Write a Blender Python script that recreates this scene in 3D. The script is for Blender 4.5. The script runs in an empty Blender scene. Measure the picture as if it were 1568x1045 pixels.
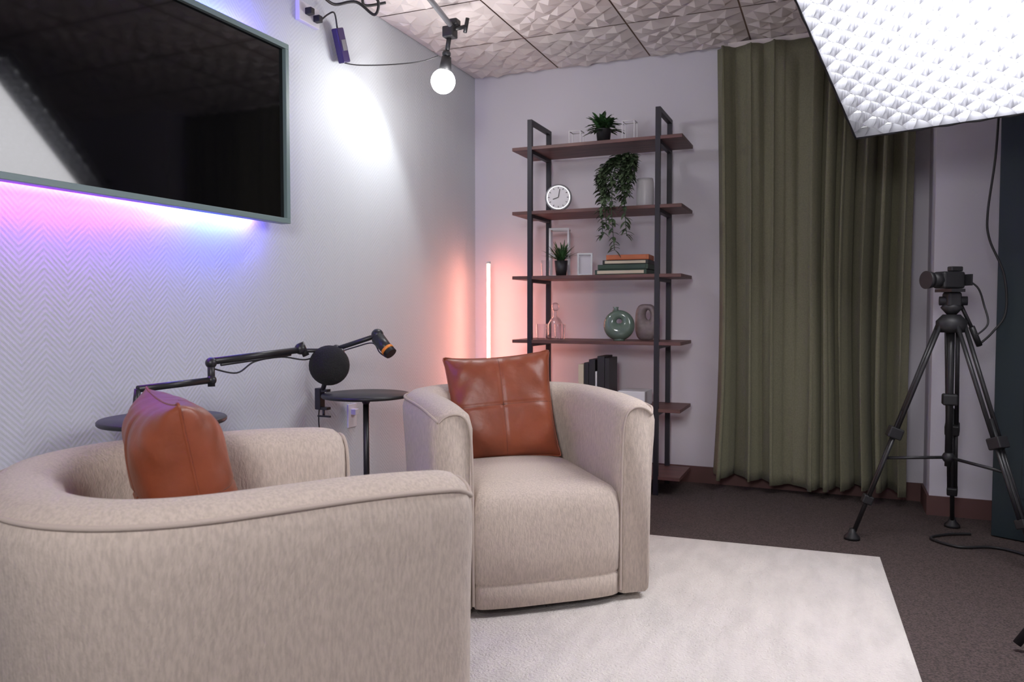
import bpy, math, random
from mathutils import Vector, Matrix
random.seed(7)
S=bpy.context.scene
COL=S.collection
S.view_settings.view_transform='Standard'
# ---------------------------------------------------------------- materials
def pmat(name,color,rough=.6,metal=0.,noise=None,bump=None,emis=None,estr=0,trans=0,coat=0,spec=.5,color2=None,sheen=0,bdist=.01):
    m=bpy.data.materials.new(name);m.use_nodes=True
    nt=m.node_tree;b=nt.nodes['Principled BSDF']
    def setv(k,v):
        if k in b.inputs:b.inputs[k].default_value=v
    setv('Base Color',(*color,1));setv('Roughness',rough);setv('Metallic',metal)
    setv('Specular IOR Level',spec);setv('Transmission Weight',trans);setv('Coat Weight',coat)
    setv('Sheen Weight',sheen)
    if emis:
        setv('Emission Color',(*emis,1));setv('Emission Strength',estr)
    tc=nt.nodes.new('ShaderNodeTexCoord')
    if noise:
        sc,amt=noise[0],noise[1]
        stretch=noise[2] if len(noise)>2 else (1,1,1)
        mp=nt.nodes.new('ShaderNodeMapping');mp.inputs['Scale'].default_value=stretch
        nt.links.new(tc.outputs['Object'],mp.inputs[0])
        n=nt.nodes.new('ShaderNodeTexNoise');n.inputs['Scale'].default_value=sc;n.inputs['Detail'].default_value=6
        nt.links.new(mp.outputs[0],n.inputs['Vector'])
        r=nt.nodes.new('ShaderNodeValToRGB')
        c2=color2 or tuple(max(0,c*(1-amt)) for c in color)
        r.color_ramp.elements[0].position=.36;r.color_ramp.elements[1].position=.62
        r.color_ramp.elements[0].color=(*c2,1);r.color_ramp.elements[1].color=(*color,1)
        nt.links.new(n.outputs[0],r.inputs[0]);nt.links.new(r.outputs[0],b.inputs['Base Color'])
    if bump:
        sc,st=bump[0],bump[1]
        stretch=bump[2] if len(bump)>2 else (1,1,1)
        mp=nt.nodes.new('ShaderNodeMapping');mp.inputs['Scale'].default_value=stretch
        nt.links.new(tc.outputs['Object'],mp.inputs[0])
        n=nt.nodes.new('ShaderNodeTexNoise');n.inputs['Scale'].default_value=sc;n.inputs['Detail'].default_value=3
        nt.links.new(mp.outputs[0],n.inputs['Vector'])
        bp=nt.nodes.new('ShaderNodeBump');bp.inputs['Strength'].default_value=st;bp.inputs['Distance'].default_value=bdist
        nt.links.new(n.outputs[0],bp.inputs['Height']);nt.links.new(bp.outputs[0],b.inputs['Normal'])
    return m
def math_node(nt,op,a,b=None):
    n=nt.nodes.new('ShaderNodeMath');n.operation=op
    for i,v in enumerate((a,b)):
        if v is None:continue
        if isinstance(v,(int,float)):n.inputs[i].default_value=v
        else:nt.links.new(v,n.inputs[i])
    return n.outputs[0]
def herringbone_mat():
    m=bpy.data.materials.new('herringbone_wallpaper');m.use_nodes=True;nt=m.node_tree
    b=nt.nodes['Principled BSDF'];b.inputs['Roughness'].default_value=.6
    tc=nt.nodes.new('ShaderNodeTexCoord');sp=nt.nodes.new('ShaderNodeSeparateXYZ')
    nt.links.new(tc.outputs['Object'],sp.inputs[0])
    y=sp.outputs[1];z=sp.outputs[2]
    f=math_node(nt,'FRACT',math_node(nt,'MULTIPLY',y,1/.16))
    a=math_node(nt,'ABSOLUTE',math_node(nt,'SUBTRACT',f,.5))
    s=math_node(nt,'ADD',z,math_node(nt,'MULTIPLY',a,.16))
    g=math_node(nt,'FRACT',math_node(nt,'MULTIPLY',s,1/.020))
    tri=math_node(nt,'ABSOLUTE',math_node(nt,'SUBTRACT',g,.5))
    n=nt.nodes.new('ShaderNodeTexNoise');n.inputs['Scale'].default_value=60
    nt.links.new(tc.outputs['Object'],n.inputs['Vector'])
    h=math_node(nt,'ADD',math_node(nt,'MULTIPLY',tri,.8),math_node(nt,'MULTIPLY',n.outputs[0],.8))
    bp=nt.nodes.new('ShaderNodeBump');bp.inputs['Strength'].default_value=.30;bp.inputs['Distance'].default_value=.004
    nt.links.new(h,bp.inputs['Height']);nt.links.new(bp.outputs[0],b.inputs['Normal'])
    r=nt.nodes.new('ShaderNodeValToRGB');r.color_ramp.elements[0].color=(.57,.60,.635,1);r.color_ramp.elements[1].color=(.62,.655,.69,1)
    r.color_ramp.elements[1].position=.4
    nt.links.new(tri,r.inputs[0]);nt.links.new(r.outputs[0],b.inputs['Base Color'])
    return m
def thin_glass():
    m=bpy.data.materials.new('thin_clear_glass');m.use_nodes=True;nt=m.node_tree
    nt.nodes.remove(nt.nodes['Principled BSDF']);out=[n for n in nt.nodes if n.type=='OUTPUT_MATERIAL'][0]
    tr=nt.nodes.new('ShaderNodeBsdfTransparent');tr.inputs[0].default_value=(.93,.91,.93,1)
    gl=nt.nodes.new('ShaderNodeBsdfGlossy');gl.inputs['Roughness'].default_value=.05
    lw=nt.nodes.new('ShaderNodeLayerWeight');lw.inputs[0].default_value=.35
    mx=nt.nodes.new('ShaderNodeMixShader')
    nt.links.new(lw.outputs['Facing'],mx.inputs[0]);nt.links.new(tr.outputs[0],mx.inputs[1]);nt.links.new(gl.outputs[0],mx.inputs[2])
    nt.links.new(mx.outputs[0],out.inputs[0]);return m
M={}
M['wallpaper']=herringbone_mat()
M['wall']=pmat('painted_wall',(.65,.63,.69),.7,bump=(90,.06))
M['ceil']=pmat('ceiling_tile_white',(.74,.67,.65),.6)
M['ceilbase']=pmat('ceiling_seam',(.36,.25,.2),.8)
M['carpet']=pmat('carpet_dark',(.105,.074,.068),.95,noise=(170,.65),bump=(200,.8))
M['base']=pmat('baseboard_brown',(.12,.055,.05),.6)
M['rug']=pmat('rug_cream',(.70,.65,.61),.95,noise=(16,.11,(1,.3,1)),bump=(130,.9))
M['fabric']=pmat('woven_greige_fabric',(.56,.47,.405),.92,noise=(170,.19,(1,1,.25)),bump=(240,.5,(1,1,.5)),sheen=.1,bdist=.003)
M['piping']=pmat('piping_fabric',(.47,.39,.34),.9,bump=(200,.3),bdist=.003)
M['leather']=pmat('tan_leather',(.26,.062,.025),.42,noise=(9,.2),bump=(22,.22))
M['stitch']=pmat('leather_seam',(.10,.026,.012),.5)
M['black']=pmat('black_metal',(.018,.018,.02),.4)
M['blackplastic']=pmat('black_plastic',(.014,.014,.016),.5)
M['foam']=pmat('black_foam',(.010,.010,.011),.95,bump=(200,.6))
M['steel']=pmat('shelf_dark_steel',(.020,.018,.025),.45,metal=.2)
M['wood']=pmat('walnut_board',(.16,.070,.062),.5,noise=(14,.4,(.3,3,3)))
M['curtain']=pmat('olive_curtain',(.195,.19,.12),.85,noise=(120,.15),bump=(260,.25),sheen=.1)
M['tvframe']=pmat('tv_frame_sage',(.19,.27,.27),.45)
M['screen']=pmat('tv_screen',(.003,.003,.004),.05,spec=.5)
M['white']=pmat('white_plastic',(.72,.71,.74),.4)
M['silver']=pmat('silver_metal',(.6,.6,.62),.25,metal=1)
M['gray']=pmat('gray_paint_metal',(.25,.25,.27),.4,metal=.5)
M['teal']=pmat('dark_teal_door',(.010,.022,.028),.5)
M['leaf']=pmat('leaf_green',(.035,.10,.03),.5,noise=(30,.5))
M['leaf2']=pmat('leaf_variegated',(.10,.15,.08),.5,noise=(40,.7))
M['glass']=thin_glass()
M['celadon']=pmat('celadon_ceramic',(.12,.17,.14),.15,coat=.5)
M['clay']=pmat('taupe_ceramic',(.24,.19,.19),.5,noise=(40,.2))
M['orange']=pmat('orange_cover',(.50,.14,.05),.5)
M['bookgreen']=pmat('green_cover',(.03,.06,.04),.5)
M['bookdark']=pmat('dark_cover',(.02,.018,.02),.5)
M['pages']=pmat('paper_pages',(.6,.52,.4),.8)
M['purple']=pmat('purple_plastic',(.035,.018,.10),.35)
M['orangetip']=pmat('orange_ring',(.8,.25,.03),.4)
M['bulb']=pmat('lit_bulb',(1,1,1),.4,emis=(1,.98,.96),estr=30)
M['tube']=pmat('lit_tube_warm',(1,.6,.5),.4,emis=(1,.33,.22),estr=34)
M['crate']=pmat('softbox_grid_fabric',(.50,.50,.53),.5)
M['cord']=pmat('softbox_edge_fabric',(.22,.22,.24),.6)
# ---------------------------------------------------------------- helpers
def mk(name,verts,faces,mat,smooth=False,mats=None):
    me=bpy.data.meshes.new(name);me.from_pydata([tuple(v) for v in verts],[],faces);me.update()
    ob=bpy.data.objects.new(name,me);COL.objects.link(ob)
    for k in (mats or [mat]):
        me.materials.append(M[k] if isinstance(k,str) else k)
    if smooth:
        for p in me.polygons:p.use_smooth=True
    return ob
def box(name,c,s,mat,rz=0,bev=0,rot=None):
    x,y,z=[a/2 for a in s]
    v=[Vector((i*x,j*y,k*z)) for i in(-1,1) for j in(-1,1) for k in(-1,1)]
    f=[(0,1,3,2),(4,6,7,5),(0,4,5,1),(2,3,7,6),(0,2,6,4),(1,5,7,3)]
    R=rot if rot is not None else Matrix.Rotation(rz,3,'Z')
    ob=mk(name,v,f,mat)
    ob.matrix_world=Matrix.Translation(Vector(c))@R.to_4x4()
    if bev:
        b=ob.modifiers.new('b','BEVEL');b.width=bev;b.segments=3
    return ob
def frame_dir(d):
    d=Vector(d).normalized();q=d.to_track_quat('Z','Y');return q.to_matrix()
def cyl(name,p1,p2,r1,mat,r2=None,n=24):
    r2=r1 if r2 is None else r2
    p1=Vector(p1);p2=Vector(p2);R=frame_dir(p2-p1);v=[]
    for p,r in((p1,r1),(p2,r2)):
        for i in range(n):
            a=2*math.pi*i/n;v.append(p+R@Vector((r*math.cos(a),r*math.sin(a),0)))
    f=[(i,(i+1)%n,n+(i+1)%n,n+i) for i in range(n)]
    f+=[tuple(range(n-1,-1,-1)),tuple(range(n,2*n))]
    ob=mk(name,v,f,mat)
    for p in ob.data.polygons[:n]:p.use_smooth=True
    return ob
def lathe(name,prof,c,mat,n=36,cap=True):
    v=[];f=[]
    for r,z in prof:
        for i in range(n):
            a=2*math.pi*i/n;v.append((c[0]+r*math.cos(a),c[1]+r*math.sin(a),c[2]+z))
    for j in range(len(prof)-1):
        for i in range(n):
            f.append((j*n+i,j*n+(i+1)%n,(j+1)*n+(i+1)%n,(j+1)*n+i))
    if cap:
        f.append(tuple(range(n-1,-1,-1)));k=(len(prof)-1)*n;f.append(tuple(range(k,k+n)))
    return mk(name,v,f,mat,True)
def catmull(pts,sub=8,closed=False):
    P=[Vector(p) for p in pts];n=len(P);out=[]
    rng=n if closed else n-1
    for i in range(rng):
        if closed:a,b,c,d=P[(i-1)%n],P[i],P[(i+1)%n],P[(i+2)%n]
        else:a,b,c,d=P[max(i-1,0)],P[i],P[i+1],P[min(i+2,n-1)]
        for k in range(sub):
            t=k/sub
            out.append(.5*((2*b)+(c-a)*t+(2*a-5*b+4*c-d)*t*t+(3*b-a-3*c+d)*t**3))
    if not closed:out.append(P[-1])
    return out
def tube(name,pts,r,mat,sub=8,closed=False,smooth=True):
    pts=catmull(pts,sub,closed) if smooth else [Vector(p) for p in pts]
    cu=bpy.data.curves.new(name,'CURVE');cu.dimensions='3D';sp=cu.splines.new('POLY')
    sp.points.add(len(pts)-1)
    for q,p in zip(sp.points,pts):q.co=(*p,1)
    sp.use_cyclic_u=closed;cu.bevel_depth=r;cu.bevel_resolution=3;cu.use_fill_caps=True
    t=bpy.data.objects.new(name,cu);me=bpy.data.meshes.new_from_object(t)
    ob=bpy.data.objects.new(name,me);COL.objects.link(ob);me.materials.clear();me.materials.append(M[mat])
    for p in me.polygons:p.use_smooth=True
    bpy.data.objects.remove(t);return ob
def sphere(name,c,r,mat,sc=(1,1,1),n=24):
    prof=[(max(1e-4,r*math.sin(math.pi*i/16)),-r*math.cos(math.pi*i/16)) for i in range(17)]
    ob=lathe(name,[(a*sc[0],b*sc[2]) for a,b in prof],(0,0,0),mat,n);ob.location=c;return ob
def group(name,parts,loc=(0,0,0),rz=0,local=False):
    e=bpy.data.objects.new(name,None);COL.objects.link(e);e.empty_display_size=.1
    e.location=loc;e.rotation_euler=(0,0,rz)
    Mw=Matrix.Translation(Vector(loc))@Matrix.Rotation(rz,4,'Z')
    for p in parts:
        p.parent=e
        if not local:p.matrix_parent_inverse=Mw.inverted()
    return e
# ---------------------------------------------------------------- room
XL,XR,YB,YF,ZC=-2.28,1.40,4.80,-1.3,2.63
JX,JY=.46,4.50
box('floor',((XL+XR)/2,(YF+YB)/2,-.05),(XR-XL+.2,YB-YF+.2,.1),'carpet')
wl=box('wall_left',(XL-.05,(YF+YB)/2,ZC/2),(.1,YB-YF,ZC),'wallpaper')
box('wall_back',((XL+XR)/2,YB+.05,ZC/2),(XR-XL+.2,.1,ZC),'wall')
box('wall_right',(XR+.05,(YF+YB)/2,ZC/2),(.1,YB-YF,ZC),'wall')
box('wall_front',((XL+XR)/2,YF-.05,ZC/2),(XR-XL+.2,.1,ZC),'wall')
box('wall_column',((JX+XR)/2,(JY+YB)/2,ZC/2),(XR-JX,YB-JY,ZC),'wall')
box('baseboard_back',((XL+JX)/2,YB-.006,.05),(JX-XL,.012,.10),'base')
box('baseboard_column',((JX+XR)/2-.006,JY-.006,.05),(XR-JX+.012,.012,.10),'base')
box('baseboard_side',(JX-.006,(JY+YB)/2-.006,.05),(.012,YB-JY,.10),'base')
box('baseboard_left',(XL+.006,(YF+YB)/2,.05),(.012,YB-YF,.10),'base')
# ceiling: slab + embossed faceted tiles
v=[];f=[]
T=.6;N=9
nx=int(math.ceil((XR-XL)/T));ny=int(math.ceil((YB-YF)/T))
for a in range(nx):
    for b in range(ny):
        x0=XL+a*T;y1=YB-b*T
        base=len(v);rr=random.Random(a*31+b)
        w=min(T,XR-x0)
        for i in range(N+1):
            for j in range(N+1):
                edge=i in(0,N) or j in(0,N)
                jx=0 if edge else rr.uniform(-.02,.02);jy=0 if edge else rr.uniform(-.02,.02)
                g=.0045
                xx=x0+g+(w-2*g)*i/N+jx*w/T;yy=y1-g-(T-2*g)*j/N+jy
                if yy<YF:yy=YF
                zz=ZC-.006-(0 if edge else (.004 if (i+j)%2 else .020)+rr.uniform(0,.010))
                v.append((xx,yy,zz))
        for i in range(N):
            for j in range(N):
                p=base+i*(N+1)+j;q=p+N+1
                if (i+j)%2:f+=[(p,p+1,q+1),(p,q+1,q)]
                else:f+=[(p,p+1,q),(p+1,q+1,q)]
ct=mk('tiles',v,f,'ceil')
cs=box('slab',((XL+XR)/2,(YF+YB)/2,ZC+.05),(XR-XL+.2,YB-YF+.2,.1),'ceilbase')
group('ceiling',[cs,ct])
# rug
def rug():
    c=[(.19,3.63),(-1.80,3.52),(-1.70,.60),(.32,.70)]
    n=60;v=[];f=[]
    for i in range(n+1):
        for j in range(n+1):
            a=i/n;b=j/n
            p=(1-a)*(1-b);q=a*(1-b);r=a*b;s=(1-a)*b
            x=p*c[0][0]+q*c[1][0]+r*c[2][0]+s*c[3][0];y=p*c[0][1]+q*c[1][1]+r*c[2][1]+s*c[3][1]
            e=i in(0,n) or j in(0,n)
            v.append((x,y,.002 if e else .012+.0015*math.sin(i*1.7)*math.cos(j*2.1)))
    for i in range(n):
        for j in range(n):
            p=i*(n+1)+j;f.append((p,p+n+1,p+n+2,p+1))
    return mk('area_rug',v,f,'rug',True)
rug()
# ---------------------------------------------------------------- armchair
def outline(n=26):
    pts=[]
    a,b,yc=.415,.37,.05
    m=14
    for i in range(m):
        t=i/m;pts.append(Vector((.40+.015*t,-.40+(yc+.40)*t)))
    e=2/2.35
    for i in range(n*2+1):
        th=math.pi*i/(2*n)
        c,s=math.cos(th),math.sin(th)
        pts.append(Vector((a*math.copysign(abs(c)**e,c),yc+b*abs(s)**e)))
    for i in range(m-1,-1,-1):
        t=i/m;pts.append(Vector((-.40-.015*t,-.40+(yc+.40)*t)))
    L=[0]
    for i in range(1,len(pts)):L.append(L[-1]+(pts[i]-pts[i-1]).length)
    K=120;out=[]
    for k in range(K+1):
        s=L[-1]*k/K;i=max(j for j in range(len(L)) if L[j]<=s+1e-9);i=min(i,len(pts)-2)
        t=(s-L[i])/max(1e-9,L[i+1]-L[i]);out.append(pts[i].lerp(pts[i+1],t))
    nor=[]
    for k in range(K+1):
        d=(out[min(k+1,K)]-out[max(k-1,0)]).normalized()
        nor.append(Vector((-d.y,d.x)))
    return out,nor,L[-1]
def armchair(name,loc,rz):
    out,nor,LT=outline();K=len(out)-1
    prof=[(.02,.025),(.004,.035),(.0,.10),(.0,.22),(-.003,.36),(-.008,.50),(-.016,.61),(-.018,.665),(-.008,.70),(.02,.722),(.06,.73),(.10,.722),(.128,.698),(.140,.655),(.140,.55),(.138,.36),(.136,.025)]
    v=[];f=[];m=len(prof)
    def shr(k):
        s=min(k,K-k)/K*LT;r=.07
        kk=1 if s>=r else math.sqrt(max(0,1-((r-s)/r)**2))
        return (1-kk)*.022
    def drop(k):
        s=min(k,K-k)/K*LT
        return .014*max(0,1-s/.30)**2
    for k in range(K+1):
        sh=shr(k);dz=drop(k)
        for t,z in prof:
            tc=.06;hw=.078
            tt=tc+(t-tc)*(1-sh/hw)
            zz=z-((sh*.8+dz) if z>.6 else 0)
            p=out[k]+nor[k]*tt
            v.append((p.x,p.y,zz))
    for k in range(K):
        for i in range(m):
            a=k*m+i;b=k*m+(i+1)%m
            f.append((a,b,b+m,a+m))
    f.append(tuple(range(m-1,-1,-1)));f.append(tuple(range(K*m,K*m+m)))
    shell=mk('barrel_back_and_arms',v,f,'fabric',True)
    ring=[out[k]+nor[k]*.134 for k in range(K+1)]
    x0=ring[-1].x;x1=ring[0].x
    front=[]
    for i in range(1,24):
        t=i/24;x=x0+(x1-x0)*t
        front.append(Vector((x,-.402-.018*(1-(2*t-1)**4))))
    ring=ring+front;n=len(ring)
    pr=[(.985,.025),(.995,.03),(.998,.10),(.985,.106),(.985,.111),(1.0,.119),(1.008,.2),(1.008,.30),(1.0,.355),(.975,.392),(.93,.413),(.84,.428),(.65,.440),(.4,.446),(.15,.448),(.01,.448)]
    v=[];f=[]
    for s,z in pr:
        for p in ring:
            v.append((p.x*s,-.02+(p.y+.02)*s,z))
    for j in range(len(pr)-1):
        for i in range(n):
            f.append((j*n+i,j*n+(i+1)%n,(j+1)*n+(i+1)%n,(j+1)*n+i))
    f.append(tuple(range((len(pr)-1)*n,len(pr)*n)))
    seat=mk('seat_cushion',v,f,'fabric',True)
    rim=[]
    for k in range(0,K+1,2):
        sh=shr(k);p=out[k]+nor[k]*(.06-.070*(1-sh/.078))
        rim.append((p.x,p.y,.702-sh*.8-drop(k)))
    parts=[shell,seat,tube('rim_piping',rim,.005,'piping',sub=3)]
    for sgn,nm in((1,'r'),(-1,'l')):
        def q(t,z,y=-.400):return (sgn*(.40-t),y,z-(.014 if z>.6 else 0))
        pts=[q(.010,.684),q(.03,.702),q(.06,.711),q(.09,.704),q(.112,.675),q(.122,.61),q(.126,.45),q(.128,.25),q(.128,.04)]
        parts.append(tube('arm_piping_'+nm,pts,.0045,'piping',sub=5))
    for i,(x,y) in enumerate([(.3,-.32),(-.3,-.32),(.28,.28),(-.28,.28)]):
        parts.append(cyl('foot_%d'%(i+1),(x,y,.0),(x,y,.05),.022,'black'))
    return group(name,parts,loc,rz,local=True)
armchair('armchair',(-1.162,2.816,.0145),math.radians(39.4))
armchair('armchair',(-1.222,1.286,.0145),math.radians(146))
# ---------------------------------------------------------------- pillow
def pillow(name,c,R,size=.44,th=.085,mat='leather'):
    n=48;v=[];f=[];h=size/2
    def pt(i,j,s):
        a=-1+2*i/n;b=-1+2*j/n
        x=a*h*(1-.07*(1-b*b)*abs(a)**3) ; y=b*h*(1-.07*(1-a*a)*abs(b)**3)
        d=((1-a**4)*(1-b**4))**.55
        d*=1+.10*math.sin(5*a+1+3*b)*math.sin(4*b)*(abs(a)*.6+.2)
        g=.06*math.exp(-(a/.016)**2)+.06*math.exp(-(b/.016)**2)
        z=th*d*(1-g)
        rr=max(abs(a),abs(b))
        z+=.005*math.sin(16*a*b+4*a)*(rr**2)*(1-rr**6)
        return (x,y,s*z)
    for s in(1,-1):
        for i in range(n+1):
            for j in range(n+1):v.append(pt(i,j,s))
    o=(n+1)**2
    for i in range(n):
        for j in range(n):
            p=i*(n+1)+j;f.append((p,p+n+1,p+n+2,p+1));f.append((o+p,o+p+1,o+p+n+2,o+p+n+1))
    body=mk('pillow_body',v,f,mat,True)
    e=[]
    for t in range(0,n+1,4):e.append(pt(t,0,0))
    for t in range(4,n+1,4):e.append(pt(n,t,0))
    for t in range(n-4,-1,-4):e.append(pt(t,n,0))
    for t in range(n-4,0,-4):e.append(pt(0,t,0))
    ed=tube('edge_seam',e,.003,mat,sub=3,closed=True)
    st=[tube('cross_seam_a',[Vector(pt(n//2,j,1))+Vector((0,0,-.0008)) for j in range(1,n,2)],.0013,'stitch',sub=2),
        tube('cross_seam_b',[Vector(pt(i,n//2,1))+Vector((0,0,-.0008)) for i in range(1,n,2)],.0013,'stitch',sub=2)]
    g=group(name,[body,ed]+st,local=True)
    g.matrix_world=Matrix.Translation(Vector(c))@R.to_4x4()
    return g
def orient(nrm,roll=0):
    z=Vector(nrm).normalized();x=Vector((0,0,1)).cross(z).normalized();y=z.cross(x)
    return Matrix((x,y,z)).transposed()@Matrix.Rotation(roll,3,'Z')
pillow('leather_throw_pillow',(-1.285,2.96,.655),orient((.50,-.86,.28),math.radians(4)),.45,.075)
pillow('leather_throw_pillow',(-1.410,1.362,.655),orient((.555,.83,.20),math.radians(0)),.425,.10)
# ---------------------------------------------------------------- TV
ty0,ty1,tz0,tz1=1.33,2.72,1.43,2.19
tx=-2.20
parts=[box('housing',(tx-.02,(ty0+ty1)/2,(tz0+tz1)/2),(.04,ty1-ty0-.01,tz1-tz0-.01),'blackplastic'),
 box('screen_glass',(tx+.004,(ty0+ty1)/2,(tz0+tz1)/2),(.006,ty1-ty0-.03,tz1-tz0-.03),'screen')]
w=.022
for nm,c,s in(('frame_top',(tx,(ty0+ty1)/2,tz1-w/2),(.05,ty1-ty0,w)),('frame_bottom',(tx,(ty0+ty1)/2,tz0+w/2),(.05,ty1-ty0,w)),
  ('frame_right',(tx,ty1-w/2,(tz0+tz1)/2),(.05,w,tz1-tz0-2*w)),('frame_left',(tx,ty0+w/2,(tz0+tz1)/2),(.05,w,tz1-tz0-2*w))):
    parts.append(box(nm,c,s,'tvframe',bev=.002))
parts.append(box('wall_bracket',(XL+.035,(ty0+ty1)/2,1.8),(.06,.5,.35),'black'))
def ledmat():
    m=bpy.data.materials.new('led_strip_rgb');m.use_nodes=True;nt=m.node_tree
    b=nt.nodes['Principled BSDF'];tc=nt.nodes.new('ShaderNodeTexCoord');sp=nt.nodes.new('ShaderNodeSeparateXYZ')
    nt.links.new(tc.outputs['Object'],sp.inputs[0])
    mr=nt.nodes.new('ShaderNodeMapRange');mr.inputs[1].default_value=1.35;mr.inputs[2].default_value=2.7
    nt.links.new(sp.outputs[1],mr.inputs[0])
    r=nt.nodes.new('ShaderNodeValToRGB');e=r.color_ramp.elements
    e[0].position=0;e[0].color=(.45,.04,1,1);e[1].position=1;e[1].color=(.30,.05,1,1)
    for p,c in((.3,(.42,.04,1,1)),(.5,(.24,.06,1,1)),(.72,(.08,.16,1,1)),(.88,(.12,.13,1,1))):
        x=e.new(p);x.color=c
    nt.links.new(mr.outputs[0],r.inputs[0]);nt.links.new(r.outputs[0],b.inputs['Emission Color'])
    b.inputs['Emission Strength'].default_value=230
    return m
M['led']=ledmat()
def lbox(name,a,b,mat):
    x0,y0,z0=a;x1,y1,z1=b
    v=[(x,y,z) for x in(x0,x1) for y in(y0,y1) for z in(z0,z1)]
    return mk(name,v,[(0,1,3,2),(4,6,7,5),(0,4,5,1),(2,3,7,6),(0,2,6,4),(1,5,7,3)],mat)
parts+=[lbox('led_strip_bottom',(tx-.052,ty0+.02,tz0+.025),(tx-.042,ty1-.12,tz0+.035),'led'),
 lbox('led_strip_top',(tx-.052,ty0+.1,tz1-.04),(tx-.042,ty1-.12,tz1-.03),'led')]
group('wall_tv',parts,(tx,2.0,1.8)).rotation_euler=(0,0,math.radians(-.5))
# ---------------------------------------------------------------- shelf unit
sx0,sx1=-1.71,-.937;sy0,sy1=4.36,4.71
parts=[]
for i,x in enumerate((sx0,sx1)):
    parts.append(box('post_front_%d'%i,(x,sy0+.012,1.1),(.028,.024,2.2),'steel'))
    parts.append(box('post_rear_%d'%i,(x,sy1-.012,1.1),(.028,.024,2.2),'steel'))
    parts.append(box('top_bar_%d'%i,(x,(sy0+sy1)/2,2.188),(.028,sy1-sy0-.05,.024),'steel'))
levels=[.10,.487,.869,1.255,1.645,2.03]
for i,z in enumerate(levels):
    parts.append(box('board_%d'%(i+1),((-1.824-.80)/2,(sy0+sy1)/2,z),(1.024,sy1-sy0-.004,.020),'wood',bev=.002))
    for x in(sx0,sx1):
        parts.append(box('bracket_%d'%(i+1),(x,(sy0+sy1)/2,z-.02),(.026,sy1-sy0-.05,.02),'steel'))
group('bookcase_shelf',parts,(-1.32,4.53,0))
Z=[l+.0105 for l in levels]
def leafmesh(name,leaves,mat):
    v=[];f=[]
    for base,d,L,W,droop in leaves:
        d=Vector(d).normalized();side=d.cross(Vector((0,0,1)))
        if side.length<.05:side=Vector((1,0,0))
        side.normalize();up=side.cross(d)
        n0=len(v);K=5
        for k in range(K+1):
            t=k/K;w=W*math.sin(math.pi*min(.98,t*.9+.06))**.8*(1-.25*t)
            c=Vector(base)+d*L*t+Vector((0,0,-droop*L*t*t))
            v+=[c-side*w+up*w*.25,c,c+side*w+up*w*.25]
        for k in range(K):
            a=n0+3*k;f+=[(a,a+1,a+4,a+3),(a+1,a+2,a+5,a+4)]
    return mk(name,v,f,mat,True)
cx,cy,cz=-1.283,4.47,Z[5]
L=[]
for i in range(110):
    a=random.uniform(0,2*math.pi);el=random.uniform(.05,1.3)
    L.append(((cx+random.uniform(-.03,.03),cy+random.uniform(-.03,.03),cz+random.uniform(.07,.12)),(math.cos(a)*math.cos(el),math.sin(a)*math.cos(el),math.sin(el)),random.uniform(.08,.13),.016,.3))
group('potted_plant',[lathe('pot',[(.036,0),(.045,.08),(.048,.085),(.040,.085),(.038,.07)],(cx,cy,cz),'blackplastic'),leafmesh('leaves',L,'leaf')],(cx,cy,cz))
def wirestand(name,x,y,z,w,h,mat='white'):
    ps=[]
    for i,(dx,dy) in enumerate(((-w,-w),(w,-w),(w,w),(-w,w))):
        ps.append(tube('leg_%d'%i,[(x+dx,y+dy,z+.003),(x+dx,y+dy,z+h)],.003,mat,smooth=False))
    for zz in(z+.004,z+h):
        ps.append(tube('ring',[(x-w,y-w,zz),(x+w,y-w,zz),(x+w,y+w,zz),(x-w,y+w,zz)],.003,mat,closed=True,smooth=False))
    return group(name,ps,(x,y,z))
wirestand('wire_candle_holder',-1.45,4.47,Z[5],.035,.085)
wirestand('wire_candle_holder',-1.12,4.45,Z[5],.035,.11)
# clock
x,y,z=-1.56,4.46,Z[4]
fc=Vector((.28,-.96,0)).normalized()
c=Vector((x,y,z+.082))
R=orient(fc)
rimpts=[c+fc*.016+R@Vector((.074*math.cos(2*math.pi*i/40),.074*math.sin(2*math.pi*i/40),0)) for i in range(40)]
parts=[cyl('case',c,c+fc*.028,.070,'silver',n=40),cyl('dial',c+fc*.027,c+fc*.031,.066,'white',n=40),tube('rim_ring',rimpts,.007,'gray',closed=True,smooth=False)]
for a,l in((80,.05),(200,.035)):
    d=R@Vector((math.cos(math.radians(a)),math.sin(math.radians(a)),0))
    parts.append(cyl('hand',c+fc*.034,c+fc*.034+d*l,.002,'black',n=6))
for i in range(12):
    d=R@Vector((math.cos(i*math.pi/6),math.sin(i*math.pi/6),0));parts.append(cyl('tick',c+fc*.033+d*.052,c+fc*.033+d*.061,.0018,'black',n=6))
parts.append(box('clock_base',(c.x,c.y-.01,z+.004),(.05,.03,.006),'silver'))
group('desk_clock',parts,tuple(c))
# trailing ivy
px,py,pz=-1.10,4.50,Z[4]
L=[];stems=[]
for s in range(12):
    x0=px+random.uniform(-.15,.04);zb=random.choice([1.42,1.48,1.55,1.62,1.7,1.75,1.78])
    if s==0:zb=1.40;x0=-1.17
    yb=4.325-random.uniform(0,.03)
    pts=[(px,py,pz+.17),((px+x0)/2,4.42,pz+.27+random.uniform(0,.04)),(x0,yb,pz+.20),(x0+random.uniform(-.02,.02),yb,(pz+.2+zb)/2),(x0+random.uniform(-.02,.02),yb,zb)]
    pts=catmull(pts,10);stems.append(tube('stem_%d'%s,pts[::2],.002,'leaf',smooth=False))
    for i in range(6,len(pts)):
        for k in range(3 if i<28 else 2):
            a=random.uniform(math.pi*.85,2.15*math.pi)
            L.append((pts[i],(math.cos(a),math.sin(a)*.7,random.uniform(-.8,.3)),random.uniform(.03,.05),.013,.3))
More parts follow.
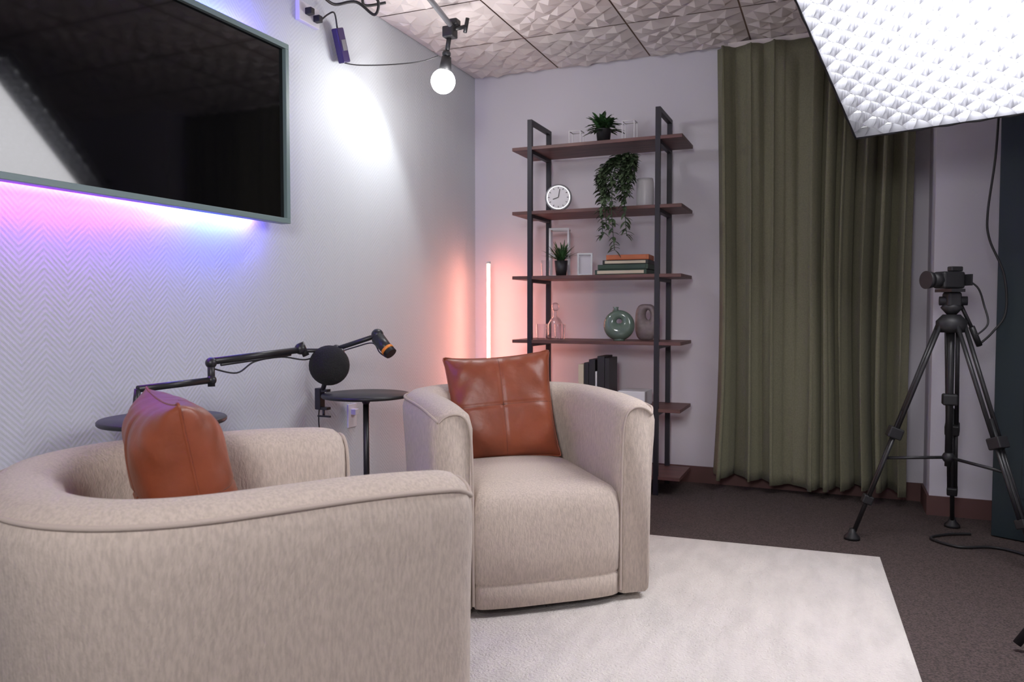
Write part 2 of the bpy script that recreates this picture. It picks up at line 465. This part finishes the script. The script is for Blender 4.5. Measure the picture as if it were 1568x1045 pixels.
group('trailing_ivy_plant',[lathe('vase',[(.045,0),(.05,.02),(.05,.15),(.045,.17),(.038,.17)],(px+.06,py,pz),'white'),leafmesh('leaves',L,'leaf2')]+stems,(px,py,pz))
# third level items
x,y,z=-1.62,4.55,Z[3]
def pframe(name,x,y,z,w,h,t,mat,back,rz=.15):
    ps=[box('side_a',(-w/2+t/2,0,h/2),(t,.02,h),mat),box('side_b',(w/2-t/2,0,h/2),(t,.02,h),mat),
        box('top',(0,0,h-t/2),(w-2*t,.02,t),mat),box('bottom',(0,0,t/2),(w-2*t,.02,t),mat)]
    if back:ps.append(box('picture',(0,.006,h/2),(w-2*t,.004,h-2*t),back))
    return group(name,ps,(x,y,z),rz,local=True)
def lantern(name,x,y,z,w,h,t,mat,rz):
    ps=[];k=w/2-t/2
    for i,(a,b) in enumerate(((-k,-k),(k,-k),(k,k),(-k,k))):ps.append(box('upright_%d'%i,(a,b,h/2),(t,t,h),mat))
    for zz in(t/2,h*.44,h-t/2):
        for s in(-k,k):
            ps.append(box('rail_x',(0,s,zz),(w-2*t,t,t),mat));ps.append(box('rail_y',(s,0,zz),(t,w-2*t,t),mat))
    return group(name,ps,(x,y,z),rz,local=True)
lantern('cube_frame_lantern',-1.60,4.60,z,.125,.300,.011,'white',.25)
pframe('picture_frame',-1.395,4.47,z,.09,.135,.010,'gray','wall',.25)
x,y=-1.525,4.41
L=[]
for i in range(80):
    a=random.uniform(0,2*math.pi);el=random.uniform(.35,1.4)
    L.append(((x+random.uniform(-.02,.02),y+random.uniform(-.02,.02),z+.09),(math.cos(a)*math.cos(el),math.sin(a)*math.cos(el),math.sin(el)),random.uniform(.09,.15),.006,.15))
group('spider_plant',[lathe('pot',[(.03,0),(.036,.04),(.04,.09),(.035,.09),(.033,.08)],(x,y,z),'blackplastic'),leafmesh('leaves',L,'leaf')],(x,y,z))
def tumbler(name,x,y,z,r=.03,h=.08,mat='glass'):
    return lathe(name,[(r*.85,0),(r*.95,h*.5),(r,h)],(x,y,z),mat,24,cap=False)
tumbler('glass_tumbler',-1.625,4.41,z,.028,.095)
ps=[];zz=z
for i,(m,l,w_,h) in enumerate((('pages',.31,.2,.03),('bookgreen',.30,.2,.03),('bookdark',.27,.18,.026),('orange',.25,.18,.03))):
    ps.append(box('cover_%d'%i,(-1.155+.01*i,4.50,zz+h/2),(l,w_,h-.001),m if m!='pages' else 'bookgreen',rz=.03*i-.04,bev=.002))
    ps.append(box('pages_%d'%i,(-1.155+.01*i,4.50-.004,zz+h/2),(l-.03,w_,h*.6),'pages' if m in('pages','bookdark') else m,rz=.03*i-.04))
    zz+=h
group('book_stack',ps,(-1.155,4.5,z))
z=Z[2]
x,y=-1.60,4.52
dec=lathe('body',[(.045,0),(.05,.01),(.05,.09),(.03,.125),(.014,.14),(.014,.175),(.02,.18)],(x,y,z),'glass')
stp=sphere('stopper',(x,y,z+.20),.026,'glass')
group('glass_decanter',[dec,stp],(x,y,z))
for xx,yy in((-1.655,4.42),(-1.535,4.42)):tumbler('glass_tumbler',xx,yy,z,.034,.095)
def donut(name,c,Rm,r,nrm,mat):
    Rr=orient(nrm);v=[];f=[];n=48;m=24
    for i in range(n):
        a=2*math.pi*i/n
        rr=r*(1+.35*(-math.sin(a)))
        for j in range(m):
            b=2*math.pi*j/m
            p=Vector(((Rm+rr*math.cos(b))*math.cos(a),(Rm+rr*math.cos(b))*math.sin(a),rr*math.sin(b)))
            v.append(Vector(c)+Rr@p)
    for i in range(n):
        for j in range(m):
            f.append((i*m+j,((i+1)%n)*m+j,((i+1)%n)*m+(j+1)%m,i*m+(j+1)%m))
    return mk(name,v,f,mat,True)
d=donut('ring',(-1.175,4.44,z+.104),.050,.040,(.3,-.95,0),'celadon')
nk=lathe('neck',[(.022,0),(.014,.02),(.018,.030),(.014,.03)],(-1.195,4.44,z+.168),'celadon')
bs=lathe('foot',[(.035,0),(.03,.015),(.02,.02)],(-1.175,4.44,z),'celadon')
group('donut_vase',[d,nk,bs],(-1.175,4.44,z))
def holed_vase(name,c,w,h,d,mat):
    v=[];f=[];n=48
    def outer(a):
        return Vector((math.copysign(abs(math.cos(a))**.6,math.cos(a))*w/2,0,h/2+math.copysign(abs(math.sin(a))**.65,math.sin(a))*h/2))
    def inner(a):return Vector((.012+math.cos(a)*w*.14,0,h*.70+math.sin(a)*h*.14))
    sec=[(0,-.35),(.12,-.8),(.4,-1),(.75,-.9),(1,-.45),(1,.45),(.75,.9),(.4,1),(.12,.8),(0,.35)]
    m=len(sec)
    for i in range(n):
        a=2*math.pi*i/n;o=outer(a);q=inner(a)
        for s,t in sec:
            p=o.lerp(q,s);v.append((c[0]+p.x,c[1]+t*d/2,c[2]+p.z))
    for i in range(n):
        for j in range(m):
            f.append((i*m+j,i*m+(j+1)%m,((i+1)%n)*m+(j+1)%m,((i+1)%n)*m+j))
    return mk(name,v,f,mat,True)
holed_vase('sculptural_vase',(-1.035,4.53,z),.125,.215,.07,'clay')
z=Z[1];ps=[];xx=-1.41
for i,(wd,h,m) in enumerate(((.035,.24,'pages'),(.03,.25,'bookdark'),(.04,.27,'bookdark'),(.012,.2,'white'),(.045,.29,'bookdark'),(.03,.28,'bookdark'))):
    ps.append(box('book_%d'%i,(xx+wd/2,4.48,z+h/2),(wd-.002,.18,h),m,bev=.002));xx+=wd
group('upright_books',ps,(-1.32,4.48,z))
box('storage_box',(-1.09,4.5,z+.045),(.16,.2,.09),'white',bev=.004)
# ---------------------------------------------------------------- curtain
def curtain():
    nu,nv=460,40;v=[];f=[]
    x0,x1=-.650,.40
    def ph(u):return 2*math.pi*(8.6*u+.42*math.sin(2*math.pi*1.3*u+.6)+.17*math.sin(2*math.pi*3.3*u+1))
    for j in range(nv+1):
        t=j/nv
        for i in range(nu+1):
            u=i/nu;p=ph(u)
            A=.058*(1-t)+.040*t
            A*=1+.3*math.sin(7*u+2)
            k=math.sin(p);k=math.copysign(abs(k)**.7,k)
            drift=.022*math.sin(2.2*t+5*u)+.010*math.sin(6*t+11*u)
            pinch=1-.04*math.sin(math.pi*t)
            x=x0+(x1-x0)*(u*pinch+(1-pinch)*.4)+.020*math.sin(2*p+.6)*(1-.3*t)+drift*.8*(1-t)
            y=4.650+A*k+.012*math.sin(3*p*.37+2*t)+.006*math.sin(2.7*p+3*t)
            if t>.955:y=4.650+(A*.8)*k+.008*math.sin(40*u)
            zb=.065+.018*math.sin(9*u+.5)+.008*k
            z=zb+(2.575-zb)*t
            v.append((min(x,.438),min(y,4.755),z))
    for j in range(nv):
        for i in range(nu):
            a=j*(nu+1)+i;f.append((a,a+1,a+nu+2,a+nu+1))
    ob=mk('drape',v,f,'curtain',True)
    so=ob.modifiers.new('s','SOLIDIFY');so.thickness=.004
    tr=box('ceiling_track',(-.10,4.69,2.59),(1.0,.03,.03),'ceil')
    group('olive_curtain',[ob,tr],(-.12,4.655,0))
curtain()
# ---------------------------------------------------------------- side tables
def table(name,x,y,h,r):
    ps=[lathe('round_top',[(r-.004,0),(r,.004),(r,.012),(r-.004,.016)],(x,y,h-.016),'black',64),
        cyl('post',(x,y,.01),(x,y,h-.016),.014,'black'),
        lathe('collar',[(.014,0),(.03,.03)],(x,y,h-.05),'black'),
        lathe('base_disc',[(.15,0),(.15,.008),(.06,.014),(.016,.02)],(x,y,.001),'black',48)]
    return group(name,ps,(x,y,0))
table('side_table',-2.01,1.87,.71,.195)
table('side_table',-2.02,3.06,.67,.205)
# ---------------------------------------------------------------- mic boom arms
def rod(a,b,r=.008,m='black',n='rod'):return cyl(n,a,b,r,m,n=14)
ps=[rod((-2.0,1.75,.711),(-2.0,1.75,.74),.022,n='clamp'),rod((-2.0,1.75,.73),(-1.99,1.755,.815),.010,n='riser'),
 rod((-1.99,1.755,.815),(-1.95,2.02,.822),.011,n='lower_arm'),sphere('joint_a',(-1.95,2.02,.822),.017,'black'),
 rod((-1.95,2.02,.80),(-1.955,2.025,.888),.012,n='elbow_post'),sphere('joint_b',(-1.955,2.025,.880),.019,'black'),
 rod((-1.955,2.025,.885),(-1.88,2.405,.908),.012,n='upper_arm'),
 rod((-1.945,2.06,.872),(-1.89,2.36,.892),.005,n='arm_spring'),
 sphere('joint_c',(-1.88,2.405,.912),.022,'black'),
 rod((-1.88,2.405,.935),(-1.865,2.42,.885),.013,n='knuckle'),
 rod((-1.87,2.41,.905),(-1.80,2.56,.900),.008,n='mic_holder'),
 rod((-1.80,2.56,.900),(-1.79,2.53,.86),.012,n='mic_body'),
 tube('cable',[(-1.95,2.03,.86),(-1.93,2.12,.84),(-1.92,2.2,.875),(-1.90,2.32,.885),(-1.87,2.42,.87),(-1.83,2.47,.89)],.003,'blackplastic'),
 sphere('foam_windscreen',(-1.81,2.49,.845),.078,'foam')]
group('microphone_boom_arm',ps,(-2.0,1.75,.7))
ps=[box('clamp',(-2.225,2.985,.645),(.03,.04,.10),'black',bev=.003),rod((-2.20,2.975,.69),(-2.15,2.965,.80),.011,n='riser'),box('clamp_jaw_top',(-2.205,2.985,.684),(.06,.03,.012),'black'),
 rod((-2.20,2.98,.60),(-2.20,2.98,.56),.006,n='screw'),box('screw_handle',(-2.19,2.97,.565),(.07,.008,.008),'black'),box('clamp_jaw_low',(-2.205,2.985,.60),(.06,.03,.012),'black'),
 sphere('joint_a',(-2.15,2.965,.80),.02,'black'),rod((-2.15,2.965,.80),(-2.12,2.97,.875),.012,n='lower_arm'),
 sphere('joint_b',(-2.12,2.97,.88),.02,'black'),rod((-2.12,2.97,.88),(-1.91,2.99,.945),.011,n='upper_arm'),
 sphere('joint_c',(-1.91,2.99,.947),.028,'black'),rod((-1.91,2.99,.95),(-1.86,2.98,.90),.022,n='swivel'),
 rod((-1.90,2.97,.935),(-1.82,2.96,.865),.028,n='mic_body'),rod((-1.845,2.962,.887),(-1.835,2.961,.878),.030,'orangetip',n='orange_ring'),
 tube('cable',[(-2.12,2.96,.86),(-2.02,2.97,.89),(-1.93,2.98,.91),(-1.88,2.96,.87),(-1.84,2.95,.85)],.003,'blackplastic'),
 tube('power_cable',[(-2.23,2.99,.62),(-2.24,3.0,.5),(-2.24,3.08,.3),(-2.22,3.2,.1),(-2.22,3.3,.01)],.003,'blackplastic')]
group('microphone_boom_arm',ps,(-2.15,2.97,.7))
group('wall_outlet',[box('plate',(XL+.004,3.32,.52),(.008,.075,.12),'white',bev=.002),box('plug',(XL+.02,3.32,.54),(.03,.03,.03),'white',bev=.003)],(XL,3.32,.52))
# ---------------------------------------------------------------- upper corner gear
group('power_outlet_box',[box('plate',(XL+.012,2.98,2.42),(.024,.15,.09),'white',bev=.004),box('plug_a',(XL+.04,2.96,2.425),(.035,.03,.03),'blackplastic',bev=.004),box('plug_b',(XL+.04,3.02,2.41),(.035,.03,.03),'blackplastic',bev=.004)],(XL,2.98,2.42))
group('led_controller_box',[box('body',(-2.24,3.20,2.345),(.035,.06,.16),'purple',rot=Matrix.Rotation(math.radians(22),3,'X'),bev=.006),box('sticker',(-2.221,3.20,2.345),(.003,.035,.05),'gray',rot=Matrix.Rotation(math.radians(22),3,'X')),
  tube('lead_up',[(-2.24,3.17,2.42),(-2.22,3.12,2.47),(-2.23,3.08,2.45),(-2.24,3.04,2.41)],.004,'blackplastic')],(-2.235,3.2,2.34))
tube('hanging_power_cable',[(-2.24,3.23,2.27),(-2.2,3.3,2.275),(-2.1,3.42,2.30),(-1.98,3.52,2.33),(-1.9,3.56,2.36)],.003,'blackplastic')
tube('coiled_cable',[(-2.2,3.02,2.50),(-2.2,3.1,2.50),(-2.15,3.2,2.54),(-2.1,3.28,2.5),(-2.06,3.25,2.55),(-2.1,3.2,2.58),(-2.15,3.27,2.55),(-2.08,3.35,2.58)],.007,'blackplastic')
B=Vector((-1.866,3.55,2.225))
ps=[sphere('glass_bulb',B,.062,'bulb'),cyl('socket',B+Vector((.01,.0,.04)),B+Vector((.02,0,.12)),.034,'blackplastic',.024),
 sphere('ball_joint',B+Vector((.02,0,.135)),.022,'black'),rod(B+Vector((.02,0,.13)),B+Vector((.04,.0,.24)),.012,n='stem'),
 box('clamp_jaw',B+Vector((.04,0,.24)),(.06,.06,.055),'black',bev=.006),box('clamp_jaw_b',B+Vector((.06,.01,.29)),(.05,.05,.03),'black',bev=.006),
 rod(B+Vector((.02,0,.25)),B+Vector((.12,.03,.27)),.010,n='lock_lever'),rod(B+Vector((.11,.03,.24)),B+Vector((.125,.03,.31)),.010,n='lever_grip'),
 rod(B+Vector((.05,.02,.265)),(-1.72,2.6,2.595),.014,'gray',n='support_pole'),cyl('ceiling_mount',(-1.72,2.62,2.585),(-1.72,2.62,2.62),.03,'gray')]
group('clamp_bulb_lamp',ps,tuple(B))
# ---------------------------------------------------------------- LED tube lamp in corner
x,y=-2.09,4.60
group('led_tube_floor_lamp',[cyl('glow_tube',(x,y,.06),(x,y,1.36),.011,'tube'),cyl('end_cap',(x,y,1.36),(x,y,1.375),.014,'white'),
 cyl('back_rail',(x-.014,y+.012,.04),(x-.014,y+.012,1.37),.005,'white'),lathe('base',[(.1,0),(.1,.012),(.02,.03),(.013,.06)],(x,y,0),'black')],(x,y,0))
# ---------------------------------------------------------------- softbox
A=Vector((.080,3.70,1.845));bd=Vector((.935,-.355,0)).normalized();ed=Vector((-.298,-.786,.542)).normalized()
nn=bd.cross(ed).normalized()
W,H=1.15,1.12
def sp(a,b,c):return A+bd*a+ed*b+nn*c
dif=bpy.data.materials.new('softbox_diffuser');dif.use_nodes=True;nt=dif.node_tree
bs=nt.nodes['Principled BSDF'];bs.inputs['Base Color'].default_value=(.8,.8,.8,1)
tc=nt.nodes.new('ShaderNodeTexCoord');vm=nt.nodes.new('ShaderNodeVectorMath');vm.operation='DISTANCE'
cc=sp(.66,.62,0);vm.inputs[1].default_value=cc
nt.links.new(tc.outputs['Object'],vm.inputs[0])
mr=nt.nodes.new('ShaderNodeMapRange');mr.inputs[1].default_value=.1;mr.inputs[2].default_value=.88;mr.inputs[3].default_value=18;mr.inputs[4].default_value=.4
nt.links.new(vm.outputs['Value'],mr.inputs[0]);nt.links.new(mr.outputs[0],bs.inputs['Emission Strength'])
bs.inputs['Emission Color'].default_value=(.95,.96,1,1)
M['dif']=dif
ps=[mk('diffuser',[sp(0,0,-.0),sp(W,0,0),sp(W,H,0),sp(0,H,0)],[(0,1,2,3)],'dif')]
nc=24;dep=.052;v=[];f=[]
for dirn in(0,1):
    for i in range(nc+1):
        t=i/nc;n0=len(v);K=nc*4
        for k in range(K+1):
            s=k/K;tri=2*abs(((s*nc/2+(0.5 if i%2 else 0))%1)-.5)*2-1
            wob=.015*tri if 0<i<nc else 0
            for c_ in(.002,dep):
                w2=wob*(1 if c_>.01 else .2)
                if dirn==0:v.append(sp(t*W+w2,s*H,c_))
                else:v.append(sp(s*W,t*H+w2,c_))
        for k in range(K):
            a=n0+2*k;f.append((a,a+1,a+3,a+2))
ps.append(mk('honeycomb_grid',v,f,'crate'))
bk=[sp(-.01,-.01,-.004),sp(W+.01,-.01,-.004),sp(W+.01,H+.01,-.004),sp(-.01,H+.01,-.004)]
h1=[sp(W/2-.1,H/2-.1,-.22),sp(W/2+.1,H/2-.1,-.22),sp(W/2+.1,H/2+.1,-.22),sp(W/2-.1,H/2+.1,-.22)]
ps.append(mk('black_shell',bk+h1,[(0,1,5,4),(1,2,6,5),(2,3,7,6),(3,0,4,7),(4,5,6,7),(3,2,1,0)],'blackplastic'))
for k in range(4):
    p=[sp(-.005,-.005,0),sp(W+.005,-.005,0),sp(W+.005,H+.005,0),sp(-.005,H+.005,0)]
    q=[x_+nn*dep for x_ in p]
    ps.append(mk('rim_%d'%k,[p[k],p[(k+1)%4],q[(k+1)%4],q[k]],[(0,1,2,3)],'cord'))
    cord=[q[k].lerp(q[(k+1)%4],i/42)+nn*.003*math.sin(i*math.pi/2) for i in range(43)]
    ps.append(tube('rim_cord_%d'%k,cord,.004,'blackplastic',sub=2))
hub=sp(W/2,H/2,-.22)
st=Vector((.92,2.86,0))
ps+=[rod((st.x,st.y,.30),(st.x,st.y,1.75),.016,n='stand_column'),rod((st.x,st.y,1.73),(1.30,3.3,2.1),.012,n='boom'),rod((1.30,3.3,2.1),hub,.012,n='yoke')]
for a,rr in((190,.39),(300,.40),(60,.42)):
    a=math.radians(a);e=Vector((st.x+rr*math.cos(a),st.y+rr*math.sin(a),.02))
    ps.append(rod((st.x,st.y,.62),e,.013,n='stand_leg'))
group('studio_softbox',ps,tuple(hub))
# ---------------------------------------------------------------- tripod with camera
C=Vector((.475,3.93,0))
ft=[Vector((.085,3.87,.015)),Vector((.54,4.28,.015)),Vector((.76,3.62,.015))]
ap=Vector((C.x,C.y,.99));ps=[]
for i,q in enumerate(ft):
    d=(q-Vector((C.x,C.y,0.015)));d.z=0;d.normalize();sd=Vector((-d.y,d.x,0))
    top=ap+d*.05
    mid=top.lerp(q,.5)
    for s in(-1,1):
        ps.append(rod(top+sd*.022*s,mid+sd*.018*s,.009,n='leg_%d_upper'%i))
        ps.append(rod(mid+sd*.016*s,top.lerp(q,.82)+sd*.014*s,.008,n='leg_%d_mid'%i))
    ps.append(rod(mid+(top-mid)*.2,q,.010,n='leg_%d_inner'%i))
    R=frame_dir(q-top)
    ps.append(box('leg_lock_%d'%i,mid,(.06,.06,.05),'blackplastic',rot=R,bev=.006))
    ps.append(box('leg_lock_low_%d'%i,top.lerp(q,.82),(.045,.045,.04),'blackplastic',rot=R,bev=.006))
    ps.append(lathe('rubber_foot_%d'%i,[(.035,0),(.035,.012),(.018,.03),(.012,.05)],(q.x,q.y,.001),'blackplastic'))
    ps.append(rod((C.x,C.y,.40),top.lerp(q,.62),.007,n='spreader_%d'%i))
ps+=[rod((C.x,C.y,.36),(C.x,C.y,1.08),.015,n='center_column'),lathe('spider',[(.05,0),(.062,.02),(.062,.05),(.035,.08)],(C.x,C.y,.96),'blackplastic'),
 sphere('hub_low',(C.x,C.y,.40),.026,'blackplastic'),box('mid_collar',(C.x,C.y,.66),(.06,.06,.05),'blackplastic',bev=.008),
 lathe('bowl',[(.02,0),(.045,.03),(.03,.05)],(C.x,C.y,1.04),'blackplastic'),
 box('fluid_head',(C.x,C.y,1.105),(.06,.07,.07),'blackplastic',rz=.3,bev=.012),
 cyl('tilt_knob',(C.x-.05,C.y,1.10),(C.x+.06,C.y,1.10),.02,'blackplastic'),
 box('quick_plate',(C.x-.01,C.y-.01,1.146),(.07,.10,.014),'black',rz=.6),
 rod((C.x+.03,C.y+.02,1.10),(C.x+.10,C.y+.06,.95),.008,n='pan_handle'),
 rod((C.x+.085,C.y+.05,.985),(C.x+.12,C.y+.07,.90),.013,n='handle_grip')]
cr=math.radians(35)
cm=Vector((C.x-.03,C.y-.02,1.192))
fd=Vector((-math.cos(cr),-math.sin(cr),0))
ps+=[box('camera_body',cm+fd*-.02,(.11,.07,.075),'blackplastic',rz=cr,bev=.010),cyl('lens_barrel',cm+fd*.02,cm+fd*.075,.033,'blackplastic'),cyl('lens_hood',cm+fd*.075,cm+fd*.10,.036,'blackplastic',.040),
 box('top_handle',cm+Vector((0,0,.05))-fd*.05,(.06,.03,.022),'blackplastic',rz=cr,bev=.005),box('flip_screen',cm-fd*.075+Vector((.02,-.02,.0)),(.01,.07,.05),'blackplastic',rz=cr),
 tube('hdmi_cable',[cm-fd*.07+Vector((0,0,.02)),cm+Vector((.13,.05,-.03)),(C.x+.13,C.y+.04,1.08),(C.x+.14,C.y,1.0),(C.x+.10,C.y,.95)],.004,'blackplastic')]
group('video_camera_tripod',ps,tuple(C))
tube('hanging_cable',[(.665,4.1,1.98),(.655,4.1,1.75),(.63,4.1,1.5),(.64,4.1,1.38),(.70,4.1,1.22),(.71,4.1,1.05),(.66,4.09,.96),(.60,4.06,.90)],.005,'blackplastic')
tube('floor_cable',[(.60,4.15,.008),(.5,4.1,.008),(.42,4.0,.008),(.52,3.9,.008),(.65,3.95,.008),(.75,3.9,.008),(.9,3.7,.008)],.006,'blackplastic')
# open door
p1=Vector((.695,4.19,0));p2=Vector((1.385,3.84,0));dv=(p2-p1);ang=math.atan2(dv.y,dv.x);cc=(p1+p2)/2
Ld=dv.length
ps=[box('leaf',(0,0,1.02),(Ld,.04,2.03),'teal',bev=.003)]
for zc,h in((.55,.7),(1.45,.85)):
    ps+= [box('panel',(0,-.022,zc),(Ld-.24,.008,h),'teal',bev=.003),box('panel_field',(0,-.027,zc),(Ld-.34,.008,h-.1),'teal',bev=.003)]
ps.append(cyl('handle_rose',(Ld/2-.06,-.02,1.0),(Ld/2-.06,-.06,1.0),.022,'black'))
ps.append(cyl('lever',(Ld/2-.06,-.055,1.0),(Ld/2-.17,-.055,1.0),.008,'black'))
group('door_1',ps,(cc.x,cc.y,0),ang,local=True)
# ---------------------------------------------------------------- lights
def area(name,loc,tgt,size,power,color,spread=None):
    l=bpy.data.lights.new(name,'AREA');l.size=size;l.energy=power;l.color=color
    if spread:l.spread=math.radians(spread)
    o=bpy.data.objects.new(name,l);COL.objects.link(o);o.location=loc
    o.rotation_euler=(Vector(tgt)-Vector(loc)).to_track_quat('-Z','Y').to_euler();return o
area('added_key_light',(-.3,-.8,1.95),(-1.7,3.2,.95),.7,16,(1,.98,1),95)  # unseen lamp added behind the camera to brighten the chairs and left wall
area('softbox_light',sp(W/2,H/2,.08),sp(W/2,H/2,1.2),.9,29,(.98,.97,1))
l=bpy.data.lights.new('bulb_spot','SPOT');l.energy=12;l.spot_size=math.radians(134);l.spot_blend=.35;l.shadow_soft_size=.05;l.color=(.97,.99,1)
o=bpy.data.objects.new('bulb_spot',l);COL.objects.link(o);o.location=B+Vector((.06,-.0,-.08))
o.rotation_euler=Vector((-.65,-.60,-.85)).to_track_quat('-Z','Y').to_euler()
l=bpy.data.lights.new('bulb_point','POINT');l.energy=5.5;l.shadow_soft_size=.05;l.color=(1,.97,.99)
o=bpy.data.objects.new('bulb_point',l);COL.objects.link(o);o.location=B+Vector((.14,-.09,-.07))
w=bpy.data.worlds.new('w');S.world=w;w.use_nodes=True
w.node_tree.nodes['Background'].inputs[0].default_value=(.5,.5,.6,1);w.node_tree.nodes['Background'].inputs[1].default_value=.15
# ---------------------------------------------------------------- camera
cd=bpy.data.cameras.new('cam');cd.lens=27.2;cd.sensor_width=36;cd.clip_start=.02
cd.dof.use_dof=True;cd.dof.focus_distance=2.9;cd.dof.aperture_fstop=5.6
co=bpy.data.objects.new('cam',cd);COL.objects.link(co);co.location=(0,0,1.06)
co.rotation_euler=(math.radians(90-2.3),0,math.radians(22.7))
S.camera=co
